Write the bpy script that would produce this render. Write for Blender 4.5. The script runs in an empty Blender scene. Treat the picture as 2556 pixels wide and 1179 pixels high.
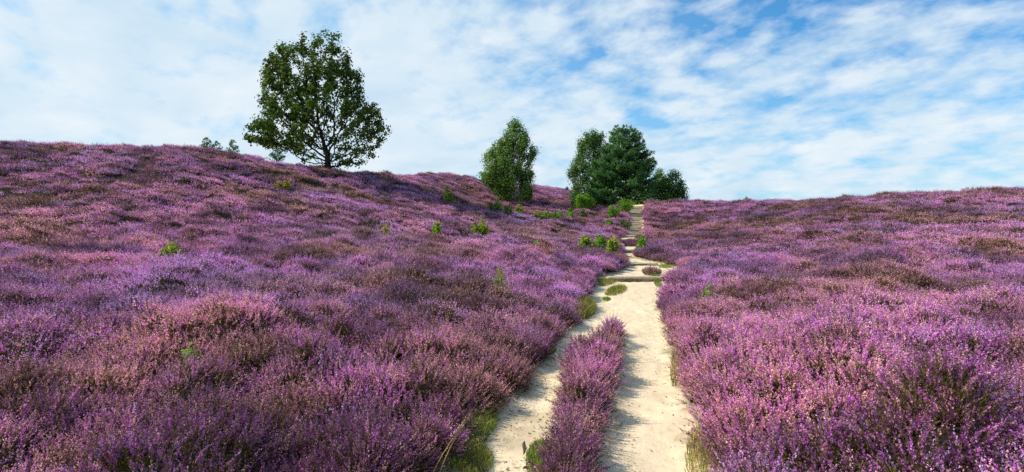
import bpy, math
import numpy as np
from math import radians, pi

R = np.random.default_rng(7)
SC = bpy.context.scene
COL = SC.collection
F = 1500.0          # focal length in pixels of the 2556 px wide frame
CX, CY, EYE = 1278.0, 589.5, 2.0

# ------------------------------------------------------------------ helpers
def sstep(a, b, x):
    t = np.clip((x - a) / (b - a), 0, 1)
    return t * t * (3 - 2 * t)

def hash2(ix, iy, s=0):
    n = (ix.astype(np.int64) * 374761393 + iy.astype(np.int64) * 668265263 + s * 1274126177) & 0xffffffff
    n = ((n ^ (n >> 13)) * 1274126177) & 0xffffffff
    n = (n ^ (n >> 16)) & 0xffffffff
    return n / 4294967295.0

def vnoise(x, y, s=0):
    ix, iy = np.floor(x), np.floor(y)
    fx, fy = x - ix, y - iy
    fx = fx * fx * (3 - 2 * fx); fy = fy * fy * (3 - 2 * fy)
    a, b = hash2(ix, iy, s), hash2(ix + 1, iy, s)
    c, d = hash2(ix, iy + 1, s), hash2(ix + 1, iy + 1, s)
    return (a + (b - a) * fx) * (1 - fy) + (c + (d - c) * fx) * fy

def fbm(x, y, s=0, o=3):
    v, a, t = 0, 1.0, 0
    for k in range(o):
        v = v + a * vnoise(x * 2 ** k, y * 2 ** k, s + k * 17); t += a; a *= .5
    return v / t

def new_mesh(name, V, Fc, mats, mi=None, smooth=False):
    me = bpy.data.meshes.new(name)
    V = np.asarray(V, np.float32).reshape(-1, 3)
    Fc = np.asarray(Fc, np.int32).reshape(-1, 4) if len(Fc) else np.zeros((0, 4), np.int32)
    me.vertices.add(len(V)); me.vertices.foreach_set('co', V.ravel())
    n = len(Fc)
    if n:
        me.loops.add(n * 4); me.loops.foreach_set('vertex_index', Fc.ravel())
        me.polygons.add(n)
        me.polygons.foreach_set('loop_start', np.arange(n, dtype=np.int32) * 4)
        if mi is not None: me.polygons.foreach_set('material_index', np.asarray(mi, np.int32))
        if smooth: me.polygons.foreach_set('use_smooth', np.ones(n, bool))
    me.update(calc_edges=True); me.validate()
    for m in mats: me.materials.append(m)
    return me

def link(name, me, parent=None, loc=None):
    o = bpy.data.objects.new(name, me); COL.objects.link(o)
    if loc is not None: o.location = loc
    if parent is not None: o.parent = parent
    return o

def tag(o, label=None, cat=None, group=None, kind=None):
    for k, v in (('label', label), ('category', cat), ('group', group), ('kind', kind)):
        if v: o[k] = v
    return o

def thing(name, loc, label, cat, group=None):
    o = bpy.data.objects.new(name, None); COL.objects.link(o)
    o.location = loc; o.empty_display_size = .3
    return tag(o, label, cat, group)

def nz(v):
    v = np.asarray(v, float)
    return v / np.maximum(np.linalg.norm(v, axis=-1, keepdims=True), 1e-9)

# ------------------------------------------------------------------ materials
class NT:
    def __init__(self, tree): self.t = tree
    def n(self, typ, **kw):
        nd = self.t.nodes.new(typ)
        ins = kw.pop('ins', {})
        for k, v in kw.items(): setattr(nd, k, v)
        for k, v in ins.items():
            if isinstance(v, bpy.types.NodeSocket): self.t.links.new(v, nd.inputs[k])
            else: nd.inputs[k].default_value = v
        return nd
    def math(self, op, a, b=0.0, clamp=False):
        return self.n('ShaderNodeMath', operation=op, use_clamp=clamp, ins={0: a, 1: b}).outputs[0]
    def mix(self, f, a, b, bt='MIX'):
        nd = self.n('ShaderNodeMix', data_type='RGBA', blend_type=bt)
        for k, v in ((0, f), (6, a), (7, b)):
            if isinstance(v, bpy.types.NodeSocket): self.t.links.new(v, nd.inputs[k])
            else: nd.inputs[k].default_value = v if k == 0 else (*v, 1)[:4]
        return nd.outputs[2]
    def ramp(self, f, stops, interp='LINEAR'):
        nd = self.n('ShaderNodeValToRGB', ins={0: f}); cr = nd.color_ramp; cr.interpolation = interp
        while len(cr.elements) < len(stops): cr.elements.new(.5)
        for e, (p, c) in zip(cr.elements, stops):
            e.position = p; e.color = (*c, 1) if len(c) == 3 else c
        return nd.outputs[0]
    def noise(self, vec, scale, detail=3.0, rough=.55, dist=0.0):
        return self.n('ShaderNodeTexNoise', ins={'Vector': vec, 'Scale': scale, 'Detail': detail, 'Roughness': rough, 'Distortion': dist}).outputs[0]

def material(name):
    m = bpy.data.materials.new(name); m.use_nodes = True
    m.node_tree.nodes.clear()
    T = NT(m.node_tree)
    out = T.n('ShaderNodeOutputMaterial')
    return m, T, out

def surf(T, out, col, rough=.85, transl=0.0, bump=None, bstr=.3, bdist=.02, spec=.2):
    p = T.n('ShaderNodeBsdfPrincipled', ins={'Roughness': rough, 'Specular IOR Level': spec})
    if isinstance(col, bpy.types.NodeSocket): T.t.links.new(col, p.inputs['Base Color'])
    else: p.inputs['Base Color'].default_value = (*col, 1)
    if bump is not None:
        b = T.n('ShaderNodeBump', ins={'Height': bump, 'Strength': bstr, 'Distance': bdist})
        T.t.links.new(b.outputs[0], p.inputs['Normal'])
    sh = p.outputs[0]
    if transl:
        tr = T.n('ShaderNodeBsdfTranslucent')
        if isinstance(col, bpy.types.NodeSocket): T.t.links.new(col, tr.inputs[0])
        else: tr.inputs[0].default_value = (*col, 1)
        sh = T.n('ShaderNodeMixShader', ins={0: transl, 1: sh, 2: tr.outputs[0]}).outputs[0]
    T.t.links.new(sh, out.inputs[0])

def leaf_mat(name, dark, mid, light, transl=.35, patch=1.2):
    m, T, out = material(name)
    g = T.n('ShaderNodeNewGeometry')
    r = g.outputs['Random Per Island']
    c = T.ramp(r, [(0, dark), (.55, mid), (1, light)])
    big = T.noise(g.outputs['Position'], patch, 2)
    c = T.mix(1.0, c, T.ramp(big, [(.3, (.6, .6, .6)), (.7, (1.3, 1.25, 1.1))]), 'MULTIPLY')
    surf(T, out, c, .7, transl, spec=.10)
    return m

def bark_mat(name, a, b, scale=8, stretch=.2):
    m, T, out = material(name)
    g = T.n('ShaderNodeNewGeometry')
    v = T.n('ShaderNodeVectorMath', operation='MULTIPLY', ins={0: g.outputs['Position'], 1: (1, 1, stretch)}).outputs[0]
    n = T.noise(v, scale, 5, .65)
    surf(T, out, T.ramp(n, [(.35, a), (.65, b)]), .9, bump=n, bstr=.6, bdist=.03)
    return m

# ---- heather: flowers and leafy stems, tinted plant by plant
def heather_mat(name, flower):
    m, T, out = material(name)
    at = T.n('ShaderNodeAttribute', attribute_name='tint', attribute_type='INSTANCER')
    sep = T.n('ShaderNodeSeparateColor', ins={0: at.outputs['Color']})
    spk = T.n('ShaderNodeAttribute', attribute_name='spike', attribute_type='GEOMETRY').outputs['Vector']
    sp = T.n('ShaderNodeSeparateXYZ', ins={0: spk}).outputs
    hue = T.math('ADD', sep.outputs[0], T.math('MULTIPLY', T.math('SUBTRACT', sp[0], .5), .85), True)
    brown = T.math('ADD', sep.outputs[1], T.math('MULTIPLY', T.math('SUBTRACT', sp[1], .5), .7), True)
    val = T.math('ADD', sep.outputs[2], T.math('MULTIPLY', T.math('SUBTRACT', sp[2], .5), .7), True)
    g = T.n('ShaderNodeNewGeometry')
    isl = g.outputs['Random Per Island']
    if flower:
        c = T.ramp(hue, FLOWER_RAMP)
        c = T.mix(T.math('MULTIPLY', brown, .92), c, T.ramp(isl, BROWN_RAMP))
        jit = T.ramp(isl, [(0, (.50, .44, .48)), (.45, (.92, .90, .92)), (.8, (1.15, 1.18, 1.15)), (1, (1.35, 1.5, 1.35))])
        c = T.mix(1.0, c, jit, 'MULTIPLY')
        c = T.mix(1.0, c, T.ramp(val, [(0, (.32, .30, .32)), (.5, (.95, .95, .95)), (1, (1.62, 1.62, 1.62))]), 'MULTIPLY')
        surf(T, out, c, .85, .35, spec=.04)
    else:
        c = T.ramp(isl, [(0, (.05, .042, .010)), (.5, (.13, .115, .022)), (.85, (.22, .175, .04)), (1, (.34, .23, .10))])
        c = T.mix(T.math('MULTIPLY', brown, .6), c, (.15, .10, .04))
        surf(T, out, c, .85, .25, spec=.05)
    return m
FLOWER_RAMP = [(0, (.54, .33, .67)), (.2, (.67, .45, .71)), (.42, (.65, .285, .63)), (.64, (.63, .165, .575)), (.82, (.71, .25, .55)), (1, (.73, .42, .39))]
BROWN_RAMP = [(0, (.15, .105, .035)), (.35, (.34, .22, .09)), (.65, (.52, .28, .22)), (1, (.62, .30, .36))]

def mats():
    M = {}
    M['flower'] = heather_mat('heather_flower', True)
    M['sprig'] = heather_mat('heather_stem', False)
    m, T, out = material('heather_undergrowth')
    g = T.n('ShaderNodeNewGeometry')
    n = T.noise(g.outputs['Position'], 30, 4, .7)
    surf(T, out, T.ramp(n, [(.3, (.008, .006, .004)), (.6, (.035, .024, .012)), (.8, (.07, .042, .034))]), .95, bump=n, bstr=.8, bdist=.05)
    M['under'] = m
    m, T, out = material('heath_soil')
    g = T.n('ShaderNodeNewGeometry')
    n = T.noise(g.outputs['Position'], 3, 6, .65)
    surf(T, out, T.ramp(n, [(.3, (.07, .055, .025)), (.55, (.13, .10, .05)), (.75, (.22, .17, .11))]), .95, bump=n, bstr=.6)
    M['soil'] = m
    # sand
    m, T, out = material('path_sand')
    g = T.n('ShaderNodeNewGeometry'); P = g.outputs['Position']
    v = T.n('ShaderNodeVectorMath', operation='MULTIPLY', ins={0: P, 1: (1, .55, 1)}).outputs[0]
    n1 = T.noise(v, 1.7, 5, .6); n2 = T.noise(v, 14, 5, .65); n3 = T.noise(P, 90, 3, .7)
    c = T.ramp(n1, [(.28, (.72, .555, .36)), (.5, (.775, .61, .40)), (.72, (.82, .67, .46))])
    c = T.mix(1.0, c, T.ramp(n2, [(.22, (.82, .79, .76)), (.5, (1, 1, 1)), (.8, (1.04, 1.03, 1.03))]), 'MULTIPLY')
    deb = T.math('MULTIPLY', T.ramp(n3, [(.62, (0, 0, 0)), (.70, (1, 1, 1))]), T.ramp(T.noise(P, 2.6, 3), [(.45, (0, 0, 0)), (.66, (1, 1, 1))]))
    c = T.mix(T.math('MULTIPLY', deb, .35), c, (.17, .115, .065))
    at = T.n('ShaderNodeAttribute', attribute_name='dirt_and_shade', attribute_type='GEOMETRY').outputs['Fac']
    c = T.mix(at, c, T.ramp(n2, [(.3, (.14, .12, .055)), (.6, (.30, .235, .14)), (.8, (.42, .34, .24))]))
    h = T.math('ADD', T.math('MULTIPLY', n2, 1.0), T.math('MULTIPLY', n3, .25))
    surf(T, out, c, .95, bump=h, bstr=.35, bdist=.03, spec=.1)
    M['sand'] = m
    M['oak_leaf'] = leaf_mat('oak_leaf', (0.038, 0.090, 0.014), (0.090, 0.174, 0.026), (0.228, 0.276, 0.048), .3, .5)
    M['birch_leaf'] = leaf_mat('birch_leaf', (0.066, 0.147, 0.029), (0.161, 0.320, 0.058), (0.322, 0.440, 0.106), .35, .7)
    M['birch_leaf_dark'] = leaf_mat('birch_leaf_dark', (0.050, 0.117, 0.030), (0.109, 0.225, 0.052), (0.202, 0.342, 0.087), .35, .7)
    M['pine_needle'] = leaf_mat('pine_needle', (.045, .125, .042), (.105, .265, .082), (.22, .42, .15), .3, .6)
    M['bush_leaf'] = leaf_mat('bush_leaf', (0.078, 0.150, 0.026), (0.176, 0.281, 0.046), (0.456, 0.524, 0.082), .35, .7)
    M['bush_leaf_dark'] = leaf_mat('bush_leaf_dark', (0.054, 0.133, 0.032), (0.106, 0.240, 0.056), (0.225, 0.382, 0.083), .35, .7)
    M['bright_leaf'] = leaf_mat('bright_leaf', (0.099, 0.231, 0.019), (0.198, 0.430, 0.033), (0.365, 0.492, 0.083), .45, 2)
    M['lime_leaf'] = leaf_mat('lime_leaf', (0.151, 0.242, 0.022), (0.287, 0.422, 0.038), (0.513, 0.528, 0.091), .45, 2)
    M['yellow_leaf'] = leaf_mat('yellow_leaf', (.22, .22, .02), (.38, .36, .03), (.5, .46, .07), .4, 2)
    M['grey_leaf'] = leaf_mat('grey_green_leaf', (0.090, 0.135, 0.045), (0.150, 0.210, 0.075), (0.240, 0.300, 0.135), .35, 2)
    M['grass'] = leaf_mat('grass_blade', (0.106, 0.187, 0.026), (0.226, 0.346, 0.053), (0.406, 0.496, 0.120), .35, 3)
    M['dry_grass'] = leaf_mat('dry_grass_blade', (0.202, 0.171, 0.046), (0.419, 0.310, 0.093), (0.650, 0.527, 0.217), .35, 3)
    M['moss'] = leaf_mat('moss_blade', (0.060, 0.072, 0.018), (0.144, 0.150, 0.036), (0.264, 0.240, 0.072), .25, 4)
    M['oak_bark'] = bark_mat('oak_bark', (.018, .014, .012), (.060, .050, .042))
    M['birch_bark'] = bark_mat('birch_bark', (.30, .28, .26), (.62, .60, .57), 5, 2.5)
    M['pine_bark'] = bark_mat('pine_bark', (.06, .035, .02), (.20, .10, .055))
    M['stem'] = bark_mat('sapling_bark', (.06, .04, .025), (.14, .10, .06), 20)
    M['timber'] = bark_mat('weathered_timber', (.34, .28, .19), (.68, .58, .42), 12, 3)
    return M
M = mats()

# ------------------------------------------------------------------ terrain
def at(px, py, d): return np.array([(px - CX) / F * d, d, EYE - (py - CY) / F * d])

PROFILE = np.array([(-20, 0), (11, 0), (14, .03), (17, .2), (19, .38), (21, .55), (24, .64), (27, .75), (31, .95), (36, 1.15), (40, 1.5),
                    (43, 1.76), (46, 2.0), (57, 4.83), (62, 5.4), (90, 5.3)])
def prof(d): return np.interp(d, PROFILE[:, 0], PROFILE[:, 1])

# skyline and slopes: (image column, [(row of the heather tops, distance)...])
COLS = {
 -700: [(1179, 3.5), (850, 8), (690, 14), (600, 20), (480, 27), (340, 35)],
 -200: [(1179, 3.5), (850, 8), (690, 14), (605, 20), (490, 28), (342, 38)],
 100: [(1179, 3.8), (855, 8), (690, 14), (608, 20), (495, 28), (390, 36), (352, 40)],
 395: [(1179, 4), (860, 8), (690, 14), (610, 20), (500, 28), (395, 36), (362, 41)],
 500: [(363, 42)],
 600: [(1179, 4), (800, 9), (680, 15), (615, 20), (530, 28), (450, 36), (384, 43)],
 700: [(404, 46)],
 818: [(1179, 4), (800, 9), (665, 16), (602, 22), (540, 30), (462, 40), (420, 48)],
 930: [(1179, 4), (850, 8), (670, 16), (588, 25), (522, 35), (464, 45), (434, 55)],
 1080: [(1050, 5), (860, 8), (675, 16), (603, 25), (540, 35), (482, 47), (432, 68)],
 1200: [(800, 10), (670, 18), (607, 28), (552, 40), (500, 55), (453, 75)],
 1285: [(499, 60), (460, 80)],
 1350: [(745, 14), (665, 20), (600, 32), (547, 45), (508, 60), (465, 82)],
 1450: [(680, 20), (630, 28), (590, 38), (542, 50), (505, 65), (482, 85)],
 1530: [(590, 42), (550, 50), (516, 60), (500, 85)],
 1650: [(640, 30), (590, 40), (545, 50), (504, 60)],
 1715: [(500, 60)],
 1790: [(1120, 5), (840, 9), (735, 14), (660, 22), (600, 32), (546, 45), (503, 58)],
 1900: [(1150, 4), (890, 7), (770, 11), (660, 20), (600, 30), (551, 42), (502, 55)],
 2000: [(500, 52)],
 2161: [(1170, 4), (790, 9), (710, 14), (612, 24), (542, 36), (488, 48)],
 2500: [(1150, 4), (780, 9), (705, 14), (610, 22), (540, 32), (470, 42)],
 2950: [(1150, 4), (780, 9), (700, 14), (600, 22), (530, 30), (462, 38)],
 3500: [(1150, 4), (780, 9), (700, 14), (600, 22), (530, 30), (462, 38)],
}
ctrl = []
for X, pts in COLS.items():
    for (py, d) in pts:
        p = at(X, py, d); p[2] -= .42; ctrl.append(p)
    p = at(X, *pts[-1]); q = p * 1.28; q[2] = p[2] - .42 - 1.3; ctrl.append(q)
    q = at(X, CY, 150); q[2] = 0.0; ctrl.append(q)
for d in (2, 3.5, 5, 8, 11, 14, 17, 19, 21, 24, 27, 31, 36, 40, 43, 46, 49, 52, 55, 57):
    px = np.interp(d, [2, 5, 8, 11, 14, 18, 22, 28, 36, 43, 46, 57], [1400, 1440, 1480, 1520, 1560, 1575, 1595, 1600, 1573, 1562, 1590, 1592])
    ctrl.append(np.array([(px - CX) / F * d, d, prof(d)]))
ctrl = np.array(ctrl)
def uv(x, y):
    r = np.maximum(np.hypot(x, y), 1.0)
    return np.stack([np.arctan2(x, y) * 1.6, np.log(r)], -1)
def phi(r2): return .5 * r2 * np.log(r2 + 1e-9)
_C = uv(ctrl[:, 0], ctrl[:, 1]); _n = len(_C)
_K = phi(((_C[:, None] - _C[None]) ** 2).sum(-1)) + np.eye(_n) * 2e-4
_P = np.c_[np.ones(_n), _C]
_A = np.block([[_K, _P], [_P.T, np.zeros((3, 3))]])
_W = np.linalg.solve(_A, np.r_[ctrl[:, 2], 0, 0, 0])
def tps(x, y):
    x, y = np.atleast_1d(np.asarray(x, float)), np.atleast_1d(np.asarray(y, float))
    sh = x.shape; q = uv(x.ravel(), y.ravel()); res = np.empty(len(q))
    for i in range(0, len(q), 20000):
        b = q[i:i + 20000]
        k = phi(((b[:, None] - _C[None]) ** 2).sum(-1))
        res[i:i + 20000] = k @ _W[:_n] + _W[_n] + b @ _W[_n + 1:]
    res = res.reshape(sh)
    r = np.hypot(x, y)
    res = res * (1 - sstep(110, 160, r))
    ang = np.abs(np.arctan2(x, y))
    return np.where(ang > 1.2, res * (1 - sstep(1.2, 1.7, ang)), res)

# corridor of the sandy path, (distance, left edge, right edge)
EDGE = np.array([
 (-4, -1.9, .7), (2, -1.0, 1.05), (3.5, -.80, 1.34), (4.4, -.68, 1.53), (5.09, -.62, 1.71), (5.9, -.46, 1.88), (6.6, -.12, 2.04), (7.3, .02, 2.17), (8.5, .24, 2.42), (9.7, .48, 2.66), (11.5, .93, 2.98),
 (13, 1.25, 3.28), (14.1, 1.48, 3.54), (15.7, 1.75, 3.90), (17, 2.10, 4.25), (18.8, 2.45, 5.05), (20, 2.70, 5.70), (21, 2.90, 6.10), (22.5, 3.8, 6.55), (24, 4.40, 6.85),
 (26, 4.95, 7.0), (27, 5.1, 6.9), (28.2, 5.25, 6.5), (30, 5.55, 6.20), (33, 6.05, 6.75), (36, 6.55, 7.65), (39, 7.05, 8.25), (41, 7.25, 8.5), (43, 7.4, 8.9), (45, 8.0, 9.9), (46, 8.7, 10.2),
 (48, 9.2, 10.55), (50, 9.7, 10.9), (53, 10.3, 11.6), (57, 11.25, 12.6), (59, 11.6, 12.7), (60, 11.9, 12.6)])
def smooth_edge(k):
    d = np.arange(-4, 60.01, .25)
    e = np.interp(d, EDGE[:, 0], EDGE[:, k])
    e2 = np.convolve(np.pad(e, 2, 'edge'), [.1, .2, .4, .2, .1], 'valid')
    wob = (vnoise(d * 1.7, d * 0 + k * 9, 5) - .5) * .22 + (vnoise(d * 4.3, d * 0 + k * 5, 6) - .5) * .10
    return d, e2 + wob * np.clip(d / 6, .5, 1)
_dL, _eL = smooth_edge(1); _, _eR = smooth_edge(2)
ISL = np.array([(1.0, .06, .30), (3.5, .20, .46), (4.6, .28, .60), (5.09, .33, .68), (5.9, .44, .86), (7.3, .62, 1.18), (8.3, .72, 1.42), (9.1, .90, 1.60), (9.7, 1.18, 1.72), (10.4, 1.50, 1.86), (11.3, 1.74, 2.05), (12.0, 1.90, 2.16), (12.35, 2.02, 2.10)])
polyP = np.r_[np.c_[_eL, _dL], np.c_[_eR, _dL][::-1]]
polyI = np.r_[ISL[:, [1, 0]], ISL[:, [2, 0]][::-1]]
def inside(poly, x, y):
    c = np.zeros(x.shape, bool); n = len(poly)
    for i in range(n):
        (x1, y1), (x2, y2) = poly[i], poly[(i + 1) % n]
        if y1 == y2: continue
        k = (y1 > y) != (y2 > y)
        c ^= k & (x < (x2 - x1) * (y - y1) / (y2 - y1) + x1)
    return c
def segdist(poly, x, y):
    d = np.full(x.shape, 1e9); n = len(poly)
    for i in range(n):
        a, b = poly[i], poly[(i + 1) % n]; ab = b - a; L = ab @ ab + 1e-12
        t = np.clip(((x - a[0]) * ab[0] + (y - a[1]) * ab[1]) / L, 0, 1)
        d = np.minimum(d, np.hypot(x - a[0] - t * ab[0], y - a[1] - t * ab[1]))
    return d
def sd_path(x, y):      # > 0 outside the corridor
    x, y = np.asarray(x, float), np.asarray(y, float)
    near = (y > -6) & (y < 66) & (x > -6) & (x < 18)
    r = np.full(x.shape, 9.0)
    if near.any():
        xs, ys = x[near], y[near]
        dd = np.minimum(segdist(polyP, xs, ys), 9)
        r[near] = np.where(inside(polyP, xs, ys), -dd, dd)
    return r
def sd_island(x, y):    # > 0 inside the heather strip
    near = (y > 0) & (y < 14) & (x > -2) & (x < 4)
    r = np.full(x.shape, -9.0)
    if near.any():
        xs, ys = x[near], y[near]
        dd = segdist(polyI, xs, ys)
        r[near] = np.where(inside(polyI, xs, ys), dd, -dd)
    return r
def ground(x, y, sd=None):
    x, y = np.atleast_1d(np.asarray(x, float)), np.atleast_1d(np.asarray(y, float))
    if sd is None: sd = sd_path(x, y)
    w = sstep(.0, 1.6, sd)
    return prof(y) * (1 - w) + tps(x, y) * w
def gz(x, y): return float(ground([x], [y])[0])

STEP_D = [17.2, 21.0, 27.0, 36.0, 43.0] + list(np.linspace(46.2, 57.0, 17))
def stepped(d):
    d = np.asarray(d, float); z = prof(d); out = z.copy()
    for a, b in zip(STEP_D[:-1], STEP_D[1:]):
        k = (d >= a) & (d < b)
        f = .6 if a < 43 else (.5 if a < 46 else .12)
        out[k] = prof(a) + (z[k] - prof(a)) * f
    return out

# ---- ground sheet
def polar_grid(na, nr, amax, r0, r1):
    a = np.linspace(-amax, amax, na); r = np.geomspace(r0, r1, nr)
    A, Rr = np.meshgrid(a, r)
    return Rr * np.sin(A), Rr * np.cos(A)
def grid_faces(nr, na):
    i = np.arange(nr * na).reshape(nr, na)
    return np.stack([i[:-1, :-1], i[:-1, 1:], i[1:, 1:], i[1:, :-1]], -1).reshape(-1, 4)

nr, na = 300, 500
gx, gy = polar_grid(na, nr, pi, .6, 3000)
sdg = sd_path(gx, gy)
zz = ground(gx, gy, sdg) - .18 * (1 - sstep(.3, 1.0, sdg)) - .02
gf = grid_faces(nr, na)
V = np.stack([gx, gy, zz], -1).reshape(-1, 3)
V = np.r_[V, [[0, 0, -.2]]]
cap = np.array([[len(V) - 1, i, i + 1, i + 1] for i in range(0)], np.int32)
g = link('ground', new_mesh('ground', V, gf, [M['soil']], smooth=True)); tag(g, kind='structure')

# ---- sandy path
rows = np.r_[np.arange(.8, 17, .05), np.arange(17, 46, .06), np.arange(46, 60, .045)]
ncol = 72
L = np.interp(rows, _dL, _eL) - .45; Rr = np.interp(rows, _dL, _eR) + .45
t = np.linspace(0, 1, ncol)
px_ = L[:, None] + (Rr - L)[:, None] * t; py_ = np.repeat(rows[:, None], ncol, 1)
def path_surf(x, y):
    x, y = np.asarray(x, float), np.asarray(y, float)
    ind = np.minimum(-sd_path(x, y), -sd_island(x, y))          # distance from the nearest heather edge
    z = stepped(y) + .07 * (1 - sstep(-.15, .30, ind))
    z = z + (fbm(x * 2.1, y * 1.3, 3, 3) - .5) * .085 * sstep(0, .4, ind) * np.where(y < 44, 1, .12)
    z = z + (fbm(x * 9, y * 6, 8, 2) - .5) * .022 * np.where(y < 44, 1, .25)
    return z, ind
zp, inside_depth = path_surf(px_, py_)
me = new_mesh('path', np.stack([px_, py_, zp], -1), grid_faces(len(rows), ncol), [M['sand']], smooth=True)
dirt_and_shade = (1 - sstep(-.05, .22, inside_depth + (fbm(px_ * 5, py_ * 5, 21, 3) - .5) * .35)) * .85
ltrack = (px_ < np.interp(py_, ISL[:, 0], (ISL[:, 1] + ISL[:, 2]) / 2)) & (py_ < 13)
dirt_and_shade = np.where(py_ > 44, dirt_and_shade * .35, dirt_and_shade)
for d_ in STEP_D[1:]:  # shade painted at each stair riser's foot; patchy moss below the logs
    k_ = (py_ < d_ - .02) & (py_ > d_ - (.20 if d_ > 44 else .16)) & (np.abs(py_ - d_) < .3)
    dirt_and_shade = np.where(k_, np.maximum(dirt_and_shade, .5 if d_ > 44 else .4 * sstep(.42, .6, fbm(px_ * 3.1, py_ * 3, 61, 2))), dirt_and_shade)
dirt_and_shade = np.where(ltrack, np.maximum(dirt_and_shade, sstep(.5, .75, fbm(px_ * 2.3, py_ * 1.5, 31, 4)) * .4), dirt_and_shade)
a = me.attributes.new('dirt_and_shade', 'FLOAT', 'POINT'); a.data.foreach_set('value', dirt_and_shade.astype(np.float32).ravel())
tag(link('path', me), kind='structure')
PATH_D, PATH_X = rows, (L + Rr) / 2
def path_z(x, y): return float(path_surf(np.array([x]), np.array([y]))[0][0])

# ------------------------------------------------------------------ heather
CELL = .95
def mounds(x, y):
    """height factor of the bushy mounds 0..1, and the id hash of the winning mound"""
    wx = x + (vnoise(x * 1.9, y * 1.9, 71) - .5) * .45; wy = y + (vnoise(x * 1.9, y * 1.9, 72) - .5) * .45
    best = np.zeros(x.shape); hid = np.zeros(x.shape)
    for sc, seed, amp in ((CELL, 40, 1.0), (CELL * 1.9, 50, 1.38)):
        ix, iy = np.floor(wx / sc), np.floor(wy / sc)
        for dx in (-1, 0, 1):
            for dy in (-1, 0, 1):
                jx, jy = ix + dx, iy + dy
                cx = (jx + .15 + .7 * hash2(jx, jy, seed)) * sc; cy = (jy + .15 + .7 * hash2(jx, jy, seed + 1)) * sc
                rad = sc * (.48 + .38 * hash2(jx, jy, seed + 2))
                q = 1 - ((wx - cx) ** 2 + (wy - cy) ** 2) / rad ** 2
                hgt = amp * (.62 + .38 * hash2(jx, jy, seed + 3)) * np.sqrt(np.maximum(q, 0))
                if sc > CELL: hgt = hgt * (hash2(jx, jy, seed + 5) > .45)
                k = hgt > best
                best = np.where(k, hgt, best); hid = np.where(k, hash2(jx, jy, seed + 4), hid)
    return best, hid
# bare gaps in the moor: steps' side banks and the two heather tufts on the path are objects of their own
def canopy(x, y):
    sp, si = sd_path(x, y), sd_island(x, y)
    mo, hid = mounds(x, y)
    edge = np.where(si > -.02, si, sp)
    H = .32 + .34 * fbm(x * .35, y * .35, 90, 2)
    H = np.where(si > -.02, .40, H)
    t = np.clip(edge / np.where(si > -.02, .28, .42), 0, 1)
    dome = np.sqrt(np.maximum(1 - (1 - t) ** 2, 0))
    base = ground(x, y, sp)
    base = np.where(si > -.02, prof(y) + .05, base)
    H = H * (1 - .32 * sstep(24, 44, np.hypot(x, y)))
    h = H * (.16 + 1.06 * mo * (.50 + 1.0 * fbm(x * 2.9, y * 2.9, 95, 2))) * dome
    return base, h, edge, hid, si
def tints(x, y, hid):
    n1 = fbm(x * .16 + 3, y * .16, 120, 3); n2 = fbm(x * .55, y * .55, 130, 3); n3 = fbm(x * .22 - 9, y * .30 + 4, 140, 3)
    r = np.hypot(x, y)
    j = lambda a: R.normal(0, a, x.shape)
    hue = np.clip(.52 + (n1 - .5) * .9 + (hid - .5) * .45 + (n2 - .5) * .8 + j(.16), 0, 1)
    brown = (n3 - .5) * 2.4 + (((hid * 7.13) % 1) - .5) * .55 + j(.20) + .07 + .28 * sstep(9, 40, r) + .10 * (x < 0) * sstep(12, 30, r)
    brown = sstep(.05, .95, brown)
    n4 = fbm(x * 1.3, y * 1.3, 150, 2)
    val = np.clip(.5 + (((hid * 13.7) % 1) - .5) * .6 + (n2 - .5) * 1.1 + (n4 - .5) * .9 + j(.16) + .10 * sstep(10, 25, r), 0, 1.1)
    return np.stack([hue, brown, val, np.ones_like(hue)], -1)

# --- sprigs: meshes that the moor repeats
def diamond(c, ax, sd, ln, wd):
    """leaf shaped quads: base, side, tip, side"""
    c = np.asarray(c); ax = nz(ax); sd = nz(np.cross(ax, sd))
    ln = np.asarray(ln).reshape(-1, 1); wd = np.asarray(wd).reshape(-1, 1)
    v = np.stack([c - ax * ln * .5, c + sd * wd * .5, c + ax * ln * .5, c - sd * wd * .5], 1)
    return v.reshape(-1, 3)
def rnd(n): return nz(R.normal(size=(n, 3)))

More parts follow.
